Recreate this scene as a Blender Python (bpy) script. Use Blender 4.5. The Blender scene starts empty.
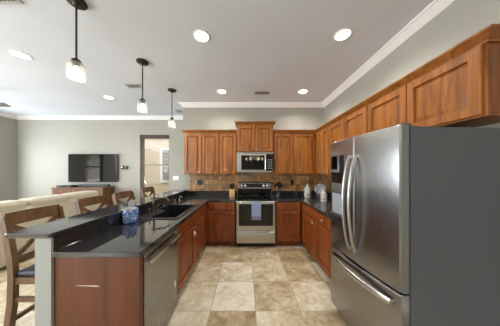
import bpy, bmesh, math, random
from mathutils import Vector, Matrix
random.seed(7)
PI = math.pi
S = bpy.context.scene
COL = S.collection

# ------------------------------------------------------------------ camera, world, light
cd = bpy.data.cameras.new('camera'); cam = bpy.data.objects.new('camera', cd); COL.objects.link(cam)
cam.location = (0, 0, 1.47); cam.rotation_euler = (PI / 2, 0, 0)
cd.sensor_width = 36; cd.lens = 168 / 500 * 36; cd.shift_x = .008; cd.shift_y = .016; cd.clip_start = .02
S.camera = cam
S.view_settings.view_transform = 'Standard'; S.view_settings.look = 'None'
S.view_settings.exposure = 0.12; S.view_settings.gamma = 1.0; S.view_settings.use_curve_mapping = False
W = bpy.data.worlds.new('world'); S.world = W; W.use_nodes = True
wn = W.node_tree.nodes; wl = W.node_tree.links
bg = wn['Background']
sky = wn.new('ShaderNodeTexSky'); sky.sky_type = 'NISHITA'; sky.sun_disc = False
sky.sun_elevation = math.radians(50); sky.sun_rotation = math.radians(200); sky.dust_density = 3
mixw = wn.new('ShaderNodeMixRGB'); mixw.inputs[0].default_value = .75; mixw.inputs[2].default_value = (1, .99, .96, 1)
sc_ = wn.new('ShaderNodeMixRGB'); sc_.blend_type = 'MULTIPLY'; sc_.inputs[0].default_value = 1; sc_.inputs[2].default_value = (.25, .25, .25, 1)
wl.new(sky.outputs[0], sc_.inputs[1]); wl.new(sc_.outputs[0], mixw.inputs[1]); wl.new(mixw.outputs[0], bg.inputs[0])
bg.inputs[1].default_value = 1.6
def area(name, loc, rot, sx, sy, power, color=(1, 1, 1)):
    l = bpy.data.lights.new(name, 'AREA'); l.shape = 'RECTANGLE'; l.size = sx; l.size_y = sy; l.energy = power; l.color = color
    o = bpy.data.objects.new(name, l); COL.objects.link(o); o.location = loc; o.rotation_euler = rot; return o
# fill lamps added at invented, unseen windows in the left and rear walls
area('fill_lamp_left', (-6.45, .06, 1.5), (0, -PI / 2 - .22, 0), 1.6, 1.6, 220, (.93, .97, 1))  # added lamp, tilted up to brighten the room and ceiling
area('fill_lamp_rear', (-5.45, -4.25, 1.6), (PI / 2 + .4, 0, 0), 1.5, 1.5, 230, (.90, .95, 1))  # added lamp, fills the room from behind the camera
area('fill_lamp_corner', (-6.45, 3.75, 1.6), (0, -PI / 2, 0), 1.3, .6, 52, (.86, .93, 1))  # added lamp for the glow on the living room's far wall
sl = bpy.data.lights.new('sun', 'SUN'); sl.energy = 13; sl.angle = .01; sl.color = (1, .95, .86)
so = bpy.data.objects.new('sun', sl); COL.objects.link(so); so.rotation_euler = (0, math.radians(52), 0)
DOWN_W = 17      # watts of each downlight
CHAN_W = 8
PEND_W = 1.5     # watts of each pendant

# ------------------------------------------------------------------ materials
def lin(c):
    if isinstance(c, str):
        c = [int(c[i:i + 2], 16) / 255 for i in (0, 2, 4)]
    return tuple((v / 12.92 if v <= .04045 else ((v + .055) / 1.055) ** 2.4) for v in c) + (1,)
class NT:
    def __init__(s, name):
        s.m = bpy.data.materials.new(name); s.m.use_nodes = True; s.t = s.m.node_tree
        s.b = s.t.nodes['Principled BSDF']
    def n(s, typ, **kw):
        nd = s.t.nodes.new('ShaderNode' + typ)
        for k, v in kw.items():
            if k.startswith('_'): nd.inputs[k[1:].replace('_', ' ')].default_value = v
            else: setattr(nd, k, v)
        return nd
    def l(s, a, b): s.t.links.new(a, b)
    def ramp(s, fac, stops, interp='LINEAR'):
        r = s.n('ValToRGB'); r.color_ramp.interpolation = interp
        e = r.color_ramp.elements
        while len(e) < len(stops): e.new(.5)
        for el, (p, c) in zip(e, stops): el.position = p; el.color = c
        s.l(fac, r.inputs[0]); return r.outputs[0]
    def bump(s, h, strength, dist=.01):
        b = s.n('Bump'); b.inputs['Strength'].default_value = strength; b.inputs['Distance'].default_value = dist
        s.l(h, b.inputs['Height']); s.l(b.outputs[0], s.b.inputs['Normal'])
    def math(s, op, a, b=None):
        m = s.n('Math', operation=op)
        for i, v in enumerate((a, b)):
            if v is None: continue
            if isinstance(v, (int, float)): m.inputs[i].default_value = v
            else: s.l(v, m.inputs[i])
        return m.outputs[0]
    def coords(s, scale=(1, 1, 1), rnd=True, kind='Object'):
        tc = s.n('TexCoord'); mp = s.n('Mapping'); mp.inputs['Scale'].default_value = scale
        if rnd:
            oi = s.n('ObjectInfo'); mu = s.math('MULTIPLY', oi.outputs['Random'], 37.0)
            cx = s.n('CombineXYZ')
            for i in range(3): s.l(mu, cx.inputs[i])
            s.l(cx.outputs[0], mp.inputs['Location'])
        s.l(tc.outputs[kind], mp.inputs['Vector']); return mp.outputs[0]
    def noise(s, vec, scale, detail=4, rough=.5, dist=0):
        n = s.n('TexNoise'); n.inputs['Scale'].default_value = scale; n.inputs['Detail'].default_value = detail
        n.inputs['Roughness'].default_value = rough; n.inputs['Distortion'].default_value = dist
        s.l(vec, n.inputs['Vector']); return n.outputs['Fac']
def plain(name, c, rough=.5, metal=0, **kw):
    t = NT(name); t.b.inputs['Base Color'].default_value = lin(c); t.b.inputs['Roughness'].default_value = rough
    t.b.inputs['Metallic'].default_value = metal
    for k, v in kw.items(): t.b.inputs[k.replace('_', ' ')].default_value = v
    # a faint surface variation keeps the finish from looking like plastic
    v = t.noise(t.coords((1, 1, 1)), 40, 3)
    r = t.n('MapRange'); r.inputs[3].default_value = max(0.0, rough - .04); r.inputs[4].default_value = min(1, rough + .04)
    t.l(v, r.inputs[0]); t.l(r.outputs[0], t.b.inputs['Roughness'])
    return t.m
def wood(name, dark, mid, light, rough=.42, scale=(9, 9, .8), coat=.08):
    t = NT(name); v = t.coords(scale)
    f = t.noise(v, 1.6, 7, .62, .9)
    c = t.ramp(f, [(.28, lin(dark)), (.5, lin(mid)), (.74, lin(light))])
    v2 = t.coords((60, 60, 2.2)); g = t.noise(v2, 2.0, 3, .6)
    mx = t.n('MixRGB', blend_type='MULTIPLY'); mx.inputs[0].default_value = .35
    t.l(c, mx.inputs[1]); t.l(t.ramp(g, [(.3, (.55, .5, .45, 1)), (.6, (1, 1, 1, 1))]), mx.inputs[2])
    t.l(mx.outputs[0], t.b.inputs['Base Color']); t.b.inputs['Roughness'].default_value = rough
    t.b.inputs['Coat Weight'].default_value = coat; t.b.inputs['Coat Roughness'].default_value = .2
    t.bump(g, .06, .002)
    return t.m
def wallpaint(name, c, rough=.75, b=.12):
    t = NT(name); v = t.coords((1, 1, 1), rnd=False)
    n1 = t.noise(v, 1.2, 2); t.l(t.ramp(n1, [(.3, lin([x * .97 for x in c])), (.7, lin(c))]), t.b.inputs['Base Color'])
    t.b.inputs['Roughness'].default_value = rough; t.bump(t.noise(v, 90, 3, .6), b, .004); return t.m
def steel(name, c, rough=.27, axis=(2, 2, 220)):
    t = NT(name); t.b.inputs['Base Color'].default_value = lin(c); t.b.inputs['Metallic'].default_value = 1
    g = t.noise(t.coords(axis), 3, 3, .6)
    r = t.n('MapRange'); r.inputs[3].default_value = rough - .05; r.inputs[4].default_value = rough + .07
    t.l(g, r.inputs[0]); t.l(r.outputs[0], t.b.inputs['Roughness'])
    t.b.inputs['Anisotropic'].default_value = .5
    return t.m
def emit(name, c, s):
    t = NT(name); t.b.inputs['Base Color'].default_value = lin(c)
    t.b.inputs['Emission Color'].default_value = lin(c); t.b.inputs['Emission Strength'].default_value = s; return t.m

M = {}
M['cab'] = wood('maple_cabinet', '582d0c', '93561d', 'ae6e2c')
M['cab_low'] = wood('cherry_cabinet', '52220a', '884417', '9f5826')
M['panel'] = wood('red_stained_panel', '4c230d', '6c3715', '7c421d', .42, (5, 5, .5))
M['stool'] = wood('stool_wood', '46301b', '6a4a2c', '80603c', .45)
M['console'] = wood('console_wood', '4e3019', '6f4827', '87603a', .45)
M['wall'] = wallpaint('wall_paint', (.65, .642, .60))
M['knee'] = wallpaint('stucco_paint', (.69, .695, .665), .8, .35)
M['ceil'] = wallpaint('ceiling_paint', (.86, .88, .91), .85, .2)
M['trim'] = plain('white_trim', 'ececea', .35)
M['steel'] = steel('stainless_steel', 'b9b8b5', .28)
M['steel_fr'] = steel('fridge_steel', '9b9b9b', .24, (220, 220, 2))
M['chrome'] = plain('polished_chrome', 'd0d0d0', .12, 1)
M['nickel'] = plain('satin_nickel', 'cfc4b0', .25, 1)
M['bronze'] = plain('dark_bronze', '3a332c', .4, .6)
M['bronze_f'] = plain('brushed_bronze', '6a6158', .28, .9)
M['fr_side'] = plain('fridge_side_paint', '5a5d62', .42)
M['gasket'] = plain('dark_gasket', '2c2d2f', .5)
M['black'] = plain('black_plastic', '141415', .35)
M['blackgl'] = plain('black_glass', '08080a', .05)
M['screen'] = plain('tv_screen', '0a0a0c', .05, IOR=2.0)
M['white'] = plain('white_plastic', 'e8e7e2', .4)
M['leather'] = plain('blue_black_leather', '2a3040', .35)
M['outlet_dark'] = plain('slate_outlet', '25262a', .3)
M['vent'] = plain('vent_paint', 'b0b0ae', .5)
M['ventdark'] = plain('vent_shadow', '3a3a3a', .8)
M['fanblade'] = plain('fan_blade', '6a6763', .9, Specular_IOR_Level=.1)
M['lamp'] = emit('lamp_diffuser', 'fffaf0', 9)
M['bulb'] = emit('warm_bulb', 'ffe9c4', 22)
M['foliage'] = plain('leaf_green', '5f7a3c', .6)
M['bark'] = plain('bark', '54463a', .9)
M['grass'] = plain('pale_paving', 'c9c5b8', .9)

def granite():
    t = NT('black_granite'); v = t.coords((1, 1, 1), rnd=False)
    a = t.noise(v, 260, 2, .5); b = t.noise(v, 60, 4, .6)
    ca = t.ramp(a, [(.52, (.009, .009, .010, 1)), (.70, (.075, .075, .08, 1))])
    mx = t.n('MixRGB', blend_type='ADD'); mx.inputs[0].default_value = .5
    t.l(ca, mx.inputs[1]); t.l(t.ramp(b, [(.45, (0, 0, 0, 1)), (.7, (.035, .036, .040, 1))]), mx.inputs[2])
    t.l(mx.outputs[0], t.b.inputs['Base Color']); t.b.inputs['Roughness'].default_value = .07
    t.b.inputs['IOR'].default_value = 1.85
    return t.m
M['granite'] = granite()
def compos():
    t = NT('black_composite'); v = t.coords((1, 1, 1), rnd=False)
    t.l(t.ramp(t.noise(v, 400, 2), [(.5, (.008, .008, .009, 1)), (.8, (.05, .05, .05, 1))]), t.b.inputs['Base Color'])
    t.b.inputs['Roughness'].default_value = .3; return t.m
M['sink'] = compos()
def tilefloor():
    t = NT('travertine_tile'); tc = t.n('TexCoord'); sp = t.n('SeparateXYZ'); t.l(tc.outputs['Object'], sp.inputs[0])
    P = .473
    u = t.math('DIVIDE', t.math('SUBTRACT', sp.outputs[0], .10), P); w = t.math('DIVIDE', t.math('SUBTRACT', sp.outputs[1], 1.764), P)
    fu, fw = t.math('FLOOR', u), t.math('FLOOR', w)
    cx = t.n('CombineXYZ'); t.l(fu, cx.inputs[0]); t.l(fw, cx.inputs[1])
    wn_ = t.n('TexWhiteNoise', noise_dimensions='3D'); cx.inputs[2].default_value = 4.0; t.l(cx.outputs[0], wn_.inputs['Vector'])
    # per tile offset of the stone veining
    sc = t.n('VectorMath', operation='SCALE'); t.l(wn_.outputs['Color'], sc.inputs[0]); sc.inputs['Scale'].default_value = 19.0
    ad = t.n('VectorMath', operation='ADD'); t.l(tc.outputs['Object'], ad.inputs[0]); t.l(sc.outputs[0], ad.inputs[1])
    n1 = t.noise(ad.outputs[0], 5.5, 10, .72, .35); n2 = t.noise(ad.outputs[0], 17, 6, .7)
    m = t.math('ADD', t.math('MULTIPLY', n1, .75), t.math('MULTIPLY', n2, .25))
    m = t.math('ADD', m, t.math('MULTIPLY', t.math('SUBTRACT', wn_.outputs['Value'], .5), .30))
    c = t.ramp(m, [(.26, lin('87714f')), (.40, lin('ae9a78')), (.50, lin('c8b99b')), (.64, lin('e0d8c6'))])
    # grout
    fr = [t.math('ABSOLUTE', t.math('SUBTRACT', t.math('FRACT', x), .5)) for x in (u, w)]
    g = t.math('GREATER_THAN', t.math('MAXIMUM', fr[0], fr[1]), .5 - .0075)
    mx = t.n('MixRGB'); t.l(g, mx.inputs[0]); t.l(c, mx.inputs[1]); mx.inputs[2].default_value = lin('a59678')
    t.l(mx.outputs[0], t.b.inputs['Base Color'])
    rr = t.n('MapRange'); rr.inputs[3].default_value = .3; rr.inputs[4].default_value = .55; t.l(n2, rr.inputs[0]); t.l(rr.outputs[0], t.b.inputs['Roughness'])
    inv = t.math('SUBTRACT', t.math('MULTIPLY', n2, .15), t.math('MULTIPLY', g, .5)); t.bump(inv, .25, .004)
    return t.m
M['floor'] = tilefloor()
def slate():
    t = NT('slate_mosaic'); tc = t.n('TexCoord'); sp = t.n('SeparateXYZ'); t.l(tc.outputs['Object'], sp.inputs[0])
    P = .1
    u = t.math('DIVIDE', t.math('ADD', sp.outputs[0], sp.outputs[1]), P); w = t.math('DIVIDE', sp.outputs[2], P)
    w = t.math('ADD', w, .35)
    cx = t.n('CombineXYZ'); t.l(t.math('FLOOR', u), cx.inputs[0]); t.l(t.math('FLOOR', w), cx.inputs[1])
    wn_ = t.n('TexWhiteNoise', noise_dimensions='3D'); t.l(cx.outputs[0], wn_.inputs['Vector'])
    c = t.ramp(wn_.outputs['Value'], [(0, lin('665440')), (.25, lin('ae8049')), (.5, lin('9a6a38')), (.7, lin('c8955a')), (1, lin('857a68'))])
    n = t.noise(tc.outputs['Object'], 22, 6, .65, .6)
    mx = t.n('MixRGB', blend_type='OVERLAY'); mx.inputs[0].default_value = .8; t.l(c, mx.inputs[1]); t.l(t.ramp(n, [(.3, (.15, .14, .13, 1)), (.7, (.8, .78, .72, 1))]), mx.inputs[2])
    fr = [t.math('ABSOLUTE', t.math('SUBTRACT', t.math('FRACT', x), .5)) for x in (u, w)]
    g = t.math('GREATER_THAN', t.math('MAXIMUM', fr[0], fr[1]), .5 - .028)
    m2 = t.n('MixRGB'); t.l(g, m2.inputs[0]); t.l(mx.outputs[0], m2.inputs[1]); m2.inputs[2].default_value = lin('5b4d3a')
    t.l(m2.outputs[0], t.b.inputs['Base Color']); t.b.inputs['Roughness'].default_value = .45
    t.bump(t.math('SUBTRACT', n, g), .3, .004); return t.m
M['slate'] = slate()
def siding():
    t = NT('lap_siding'); tc = t.n('TexCoord'); sp = t.n('SeparateXYZ'); t.l(tc.outputs['Object'], sp.inputs[0])
    n = t.noise(tc.outputs['Object'], 3, 3); t.l(t.ramp(n, [(.3, lin('cdc1a9')), (.7, lin('d8cdb6'))]), t.b.inputs['Base Color'])
    t.b.inputs['Roughness'].default_value = .7; return t.m
M['siding'] = siding()
def fabric(name, c, c2, sc=180):
    t = NT(name); v = t.coords(); n = t.noise(v, sc, 3); n2 = t.noise(v, 5, 3)
    t.l(t.ramp(n2, [(.3, lin(c2)), (.7, lin(c))]), t.b.inputs['Base Color']); t.b.inputs['Roughness'].default_value = .85
    t.b.inputs['Sheen Weight'].default_value = .2; t.bump(n, .25, .003); return t.m
M['sofa'] = fabric('cream_upholstery', 'c6bda9', 'b9af9a')
M['towel'] = fabric('blue_towel', '98a6c8', '8796bb', 300)
def bluewhite():
    t = NT('blue_glaze'); v = t.coords()
    n = t.noise(v, 26, 4, .6, 2.0)
    t.l(t.ramp(n, [(.44, lin('2f5cae')), (.52, lin('7fa3d8')), (.60, lin('e6ecf4'))]), t.b.inputs['Base Color'])
    t.b.inputs['Roughness'].default_value = .12; return t.m
M['bluewhite'] = bluewhite()
def glass(name, c='ffffff', rough=.0):
    t = NT(name); t.b.inputs['Base Color'].default_value = lin(c); t.b.inputs['Transmission Weight'].default_value = 1
    t.b.inputs['Roughness'].default_value = rough; t.b.inputs['IOR'].default_value = 1.3
    return t.m
M['glass'] = glass('clear_glass', 'f4f8f8', .02)
def seeded():
    t = NT('seeded_glass'); t.b.inputs['Base Color'].default_value = lin('f6f8f8'); t.b.inputs['Transmission Weight'].default_value = .9
    t.b.inputs['Roughness'].default_value = .3; t.b.inputs['IOR'].default_value = 1.2
    t.bump(t.noise(t.coords((1, 1, 1)), 60, 2), .5, .006); return t.m
M['seeded'] = seeded()
def pane():
    t = NT('window_pane'); tr = t.n('BsdfTransparent'); gl = t.n('BsdfGlossy'); gl.inputs['Roughness'].default_value = .02
    mx = t.n('MixShader'); mx.inputs[0].default_value = .06
    t.l(tr.outputs[0], mx.inputs[1]); t.l(gl.outputs[0], mx.inputs[2]); t.l(mx.outputs[0], t.t.nodes['Material Output'].inputs[0]); return t.m
M['pane'] = pane()
def labelled(name, base, spot):
    t = NT(name); n = t.noise(t.coords(), 30, 3, .6, 1)
    t.l(t.ramp(n, [(.47, lin(base)), (.56, lin(spot))]), t.b.inputs['Base Color']); t.b.inputs['Roughness'].default_value = .2; return t.m
M['bottle'] = plain('pale_green_glass', 'a5afa5', .12, Alpha=1)
M['blabel'] = labelled('floral_label', 'c9c3bd', '7d5b57')
M['plate'] = labelled('painted_plate', 'a29b9f', '665c60')
M['blockwood'] = wood('pale_block_wood', 'a98552', 'c7a269', 'd9b981', .5)

# ------------------------------------------------------------------ mesh helpers
class MB:
    def __init__(s): s.b = bmesh.new(); s.mi = 0
    def _tag(s, before):
        for f in s.b.faces:
            if f.index == -1 or f not in before: f.material_index = s.mi
    def face(s, vs):
        try:
            f = s.b.faces.new(vs); f.material_index = s.mi; return f
        except ValueError: return None
    def box(s, x0, y0, z0, x1, y1, z1, bev=0, seg=2, mat=None):
        t = bmesh.new(); bmesh.ops.create_cube(t, size=1)
        for v in t.verts:
            v.co = Vector(((x0 + x1) / 2 + v.co.x * abs(x1 - x0), (y0 + y1) / 2 + v.co.y * abs(y1 - y0), (z0 + z1) / 2 + v.co.z * abs(z1 - z0)))
        if bev: bmesh.ops.bevel(t, geom=t.edges[:], offset=bev, segments=seg, profile=.5, affect='EDGES')
        s.merge(t, mat); return s
    def merge(s, t, mat=None):
        mp = {}
        for v in t.verts: mp[v] = s.b.verts.new(mat @ v.co if mat else v.co)
        for f in t.faces: s.face([mp[v] for v in f.verts])
        t.free()
    def rings(s, rings, close=True, cap0=True, cap1=True):
        vs = [[s.b.verts.new(p) for p in r] for r in rings]
        n = len(vs[0])
        for a, b in zip(vs, vs[1:]):
            for i in range(n if close else n - 1):
                j = (i + 1) % n; s.face([a[i], a[j], b[j], b[i]])
        if cap0: s.face(vs[0][::-1])
        if cap1: s.face(vs[-1])
        return s
    def lathe(s, prof, c=(0, 0, 0), axis='z', n=24, cap=True):
        c = Vector(c); rs = []
        for r, h in prof:
            ring = []
            for i in range(n):
                a = 2 * PI * i / n; x, y = r * math.cos(a), r * math.sin(a)
                ring.append(c + {'z': Vector((x, y, h)), 'y': Vector((x, -h, y)), 'x': Vector((h, x, y))}[axis])
            rs.append(ring)
        return s.rings(rs, True, cap, cap)
    def sweep3(s, path, sec, cap=True, up=Vector((0, 0, 1)), taper=None):
        path = [Vector(p) for p in path]; rs = []; n = len(path)
        t0 = (path[1] - path[0]).normalized()
        u = up - up.dot(t0) * t0
        if u.length < .05: u = Vector((1, 0, 0)) - Vector((1, 0, 0)).dot(t0) * t0
        u.normalize()
        for i, p in enumerate(path):
            t = (path[min(i + 1, n - 1)] - path[max(i - 1, 0)]).normalized()
            u = (u - u.dot(t) * t).normalized(); w = t.cross(u)
            k = taper[i] if taper else 1
            rs.append([p + u * (a * k) + w * (b * k) for a, b in sec])
        return s.rings(rs, True, cap, cap)
    def tube(s, path, r, n=10, taper=None):
        return s.sweep3(path, [(r * math.cos(2 * PI * i / n), r * math.sin(2 * PI * i / n)) for i in range(n)], taper=taper)
    def profile(s, path, prof, side=1, closed=False):
        """sweep a wall profile (offset, z) along a plan polyline, mitred; side=1 offsets to the left of travel"""
        P = [Vector((p[0], p[1])) for p in path]; rs = []
        for i, p in enumerate(P):
            d0 = (P[i] - P[i - 1]).normalized() if i > 0 else None
            d1 = (P[i + 1] - P[i]).normalized() if i < len(P) - 1 else None
            n0 = Vector((-d0.y, d0.x)) * side if d0 else None; n1 = Vector((-d1.y, d1.x)) * side if d1 else None
            if n0 is None: m = n1
            elif n1 is None: m = n0
            else: m = (n0 + n1) / (1 + n0.dot(n1))
            rs.append([Vector((p.x + m.x * o, p.y + m.y * o, z)) for o, z in prof])
        return s.rings(rs)
    def cells(s, xs, ys, has, z0, z1):
        V = {}
        def v(x, y, z):
            k = (round(x, 5), round(y, 5), round(z, 5))
            if k not in V: V[k] = s.b.verts.new(k)
            return V[k]
        nx, ny = len(xs) - 1, len(ys) - 1
        H = lambda i, j: 0 <= i < nx and 0 <= j < ny and has(i, j)
        for i in range(nx):
            for j in range(ny):
                if not H(i, j): continue
                a, b, c, d = xs[i], xs[i + 1], ys[j], ys[j + 1]
                s.face([v(a, c, z1), v(b, c, z1), v(b, d, z1), v(a, d, z1)]); s.face([v(a, d, z0), v(b, d, z0), v(b, c, z0), v(a, c, z0)])
                for (di, dj, p, q) in ((-1, 0, (a, d), (a, c)), (1, 0, (b, c), (b, d)), (0, -1, (a, c), (b, c)), (0, 1, (b, d), (a, d))):
                    if not H(i + di, j + dj): s.face([v(*p, z0), v(*q, z0), v(*q, z1), v(*p, z1)])
        return s
    def bevel_sharp(s, off, seg=2):
        s.b.normal_update()
        es = [e for e in s.b.edges if len(e.link_faces) == 2 and e.calc_face_angle(0) > .8]
        bmesh.ops.bevel(s.b, geom=es, offset=off, segments=seg, profile=.5, affect='EDGES'); return s
def obj(name, mb, mat, parent=None, smooth=35, loc=None):
    bmesh.ops.recalc_face_normals(mb.b, faces=mb.b.faces[:])
    me = bpy.data.meshes.new(name); mb.b.to_mesh(me); mb.b.free()
    for m in (mat if isinstance(mat, list) else [mat]): me.materials.append(M[m])
    for p in me.polygons: p.use_smooth = smooth > 0
    if smooth: me.set_sharp_from_angle(angle=math.radians(smooth))
    o = bpy.data.objects.new(name, me); COL.objects.link(o)
    if smooth:
        wm = o.modifiers.new('weighted_normals', 'WEIGHTED_NORMAL'); wm.keep_sharp = True; wm.weight = 100
    if parent: o.parent = parent
    if loc: o.location = loc
    return o
def tag(o, label, cat, group=None):
    o['label'] = label; o['category'] = cat
    if group: o['group'] = group
    return o
def thing(name, label, cat, loc=(0, 0, 0), rz=0, group=None):
    o = bpy.data.objects.new(name, None); COL.objects.link(o); o.location = loc; o.rotation_euler = (0, 0, rz); o.empty_display_size = .1
    return tag(o, label, cat, group)
def struct(name, mb, mat, parent=None, **k):
    o = obj(name, mb, mat, parent, **k)
    if parent is None: o['kind'] = 'structure'
    return o
def copy_tree(o, parent=None):
    c = o.copy(); COL.objects.link(c)
    if parent: c.parent = parent
    for ch in [x for x in o.children]: copy_tree(ch, c)
    return c
def B(*a, **k): return MB().box(*a, **k)

# ------------------------------------------------------------------ room shell
CE = 3.02; BY = 3.86; RX = 1.79; LX = -6.49; LY = 4.78; WX = -1.447; RY = -4.3
struct('floor', B(LX - .15, RY - .15, -.1, RX + .15, LY + .15, 0), 'floor')
struct('ceiling', B(LX - .15, RY - .15, CE, RX + .15, LY + .15, CE + .1), 'ceil')
struct('wall_back', B(WX, BY, 0, RX + .15, BY + .12, CE), 'wall')
struct('wall_return', B(WX, BY + .12, 0, WX + .12, LY, CE), 'wall')
struct('wall_sun_blocker', B(-1.32, BY + .125, 0, 5, 7.62, 3.2), 'siding')  # unseen block added to keep the sun off the alley and siding
struct('wall_right', B(RX, RY - .15, 0, RX + .15, BY, CE), 'wall')
def wall_hole_x(mb, y0, y1, x0, x1, holes):      # wall running along x, holes (xa, xb, za, zb)
    x = x0
    for xa, xb, za, zb in sorted(holes):
        mb.box(x, y0, 0, xa, y1, CE)
        if za > 0: mb.box(xa, y0, 0, xb, y1, za)
        mb.box(xa, y0, zb, xb, y1, CE); x = xb
    mb.box(x, y0, 0, x1, y1, CE); return mb
W1 = (-3.016, -2.19, .45, 2.494)
struct('wall_living', wall_hole_x(MB(), LY, LY + .15, LX - .15, WX + .12, [W1]), 'wall')
W2 = (1.78, 2.66, .75, 2.25)
W6 = (3.42, 4.10, .75, 2.25); W7 = (-.78, .90, .70, 2.4)  # two invented windows out of view, added to let light in
mb = MB(); y = RY - .15
for q in (W7, W2, W6):
    mb.box(LX - .15, y, 0, LX, q[0], CE).box(LX - .15, q[0], 0, LX, q[1], q[2]).box(LX - .15, q[0], q[3], LX, q[1], CE); y = q[1]
mb.box(LX - .15, y, 0, LX, LY, CE)
struct('wall_left', mb, 'wall')
DR = [(-6.25, -4.65, .85, 2.4)]  # invented rear window opening, added as a light source
struct('wall_rear', wall_hole_x(MB(), RY - .15, RY, LX, RX, DR), 'wall')
crown = [(0, CE - .001), (0, CE - .095), (.012, CE - .095), (.016, CE - .083), (.03, CE - .066), (.055, CE - .04), (.068, CE - .022), (.082, CE - .018), (.085, CE - .001)]
struct('trim_1', MB().profile([(RX, RY), (RX, BY), (WX, BY), (WX, LY), (LX, LY), (LX, RY)], crown, 1), 'trim')
base = [(0, .001), (.014, .001), (.014, .085), (.008, .1), (0, .1)]
struct('baseboard_living', MB().profile([(WX, BY + .02), (WX, LY), (LX, LY), (LX, RY)], base, 1), 'trim')
struct('baseboard_right', MB().profile([(RX, RY), (RX, .95)], base, 1), 'trim')

# windows
def window_x(name, x0, x1, z0, z1, y, fm, rail):
    f = .045; r = MB()
    r.box(x0, y, z0, x0 + f, y + .06, z1).box(x1 - f, y, z0, x1, y + .06, z1).box(x0 + f, y, z0, x1 - f, y + .06, z0 + f).box(x0 + f, y, z1 - f, x1 - f, y + .06, z1)
    if rail: r.box(x0 + f, y + .005, rail - .02, x1 - f, y + .05, rail + .02)
    w = struct(name, r, fm)
    obj('pane', B(x0 + f, y + .025, z0 + f, x1 - f, y + .03, z1 - f), 'pane', w); return w
M['winframe'] = plain('bronze_window_frame', '8a7a70', .5)
w1 = window_x('window_1', W1[0], W1[1], W1[2], W1[3], LY + .085, 'winframe', 1.64)
obj('window_sill', B(W1[0] - .03, LY - .03, W1[2] - .03, W1[1] + .03, LY + .084, W1[2], bev=.006), 'trim', w1)
va = tag(obj('window_valance', B(W1[0], LY - .025, 2.385, W1[1], LY + .02, 2.494, bev=.005), 'winvalance' if 'winvalance' in M else 'bronze'),
         'dark brown shade cassette across the top of the living room window', 'window shade')
for nm, q in (('window_2', W2), ('window_6', W6), ('window_7', W7)):
    r = MB(); f = .05; x = LX - .12
    r.box(x, q[0], q[2], x + .06, q[0] + f, q[3]).box(x, q[1] - f, q[2], x + .06, q[1], q[3]).box(x, q[0] + f, q[2], x + .06, q[1] - f, q[2] + f).box(x, q[0] + f, q[3] - f, x + .06, q[1] - f, q[3])
    r.box(x, q[0] + f, 1.63, x + .05, q[1] - f, 1.68)
    w2 = struct(nm, r, 'gasket'); obj('pane', B(x + .025, q[0] + f, q[2] + f, x + .03, q[1] - f, q[3] - f), 'pane', w2)
for i, d in enumerate(DR):
    window_x('window_%d' % (i + 3), d[0], d[1], d[2], d[3], RY - .1, 'winframe', None)  # frame and pane of the added, unseen rear window

# outdoors
gr = struct('ground', B(-30, -25, -.35, 15, 22, -.15), 'grass')
mb = MB(); z = -.15
while z < 5.5:
    mb.rings([[(-9, 7.62, z), (-9, 7.58, z), (-9, 7.6, z + .2), (-9, 7.62, z + .2)], [(-1.33, 7.62, z), (-1.33, 7.58, z), (-1.33, 7.6, z + .2), (-1.33, 7.62, z + .2)]]); z += .2
nh = struct('wall_neighbour', mb, 'siding')
nw = MB(); a, b, c, d = -3.85, -2.75, .95, 2.5
nw.box(a, 7.52, c, a + .11, 7.58, d).box(b - .11, 7.52, c, b, 7.58, d).box(a + .11, 7.52, c, b - .11, 7.58, c + .1).box(a + .11, 7.52, d - .1, b - .11, 7.58, d).box(a + .11, 7.54, 1.68, b - .11, 7.58, 1.74)
nwo = struct('window_5', nw, 'trim'); obj('pane', B(a + .11, 7.56, c + .1, b - .11, 7.578, d - .1), 'blackgl', nwo)
mb = MB()
for k in range(22): mb.box(a + .13, 7.548, c + .12 + k * .06, b - .13, 7.556, c + .155 + k * .06)
obj('blind', mb, 'vent', nwo)
def tree(x, y, h, r, label):
    t = thing('garden_tree', label, 'tree', (x, y, -.15), 0, 'trees outside the side window')
    obj('trunk', MB().tube([(0, 0, 0), (.05, .02, h * .35), (0, .05, h * .7)], .12, 8, [1, .8, .5]), 'bark', t)
    mb = MB()
    for k in range(1400):
        d = Vector((random.gauss(0, 1), random.gauss(0, 1), random.gauss(0, 1))).normalized() * (random.random() ** .4)
        p = Vector((d.x * r, d.y * r, h * .68 + d.z * h * .36)); e = Vector((random.uniform(-1, 1), random.uniform(-1, 1), random.uniform(-1, 1))).normalized() * .13
        g = e.orthogonal().normalized() * .07
        mb.face([mb.b.verts.new(p - e), mb.b.verts.new(p + g), mb.b.verts.new(p + e), mb.b.verts.new(p - g)])
    obj('foliage', mb, 'foliage', t)
tree(-15.5, -3.6, 4.6, 1.8, 'leafy green tree outside the side window, mirrored in the television')
tree(-16.0, -7.4, 5.2, 2.0, 'taller leafy tree outside the side window, left of the mirrored one')

# ------------------------------------------------------------------ cabinets
def ring_rect(x0, x1, z0, z1, ins, y): return [(x0 + ins, y, z0 + ins), (x1 - ins, y, z0 + ins), (x1 - ins, y, z1 - ins), (x0 + ins, y, z1 - ins)]
def door_mb(x0, x1, z0, z1, t=.024, fr=None):
    fr = fr or min(.062, (x1 - x0) * .22); R = lambda i, y: ring_rect(x0, x1, z0, z1, i, y)
    return MB().rings([R(0, -.0005), R(0, -t + .004), R(.004, -t), R(fr, -t), R(fr + .004, -t + .018), R(fr + .012, -t + .018), R(fr + .046, -t + .003)])
def drawer_mb(x0, x1, z0, z1, t=.02):
    R = lambda i, y: ring_rect(x0, x1, z0, z1, i, y)
    return MB().rings([R(0, -.0005), R(0, -t + .009), R(.006, -t + .004), R(.012, -t)])
def knob_mb(x, z, y=-.02):
    return MB().lathe([(.005, 0), (.005, .008), (.008, .011), (.0135, .016), (.0145, .021), (.011, .026), (.004, .028)], (x, y, z), 'y', 12)
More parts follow.
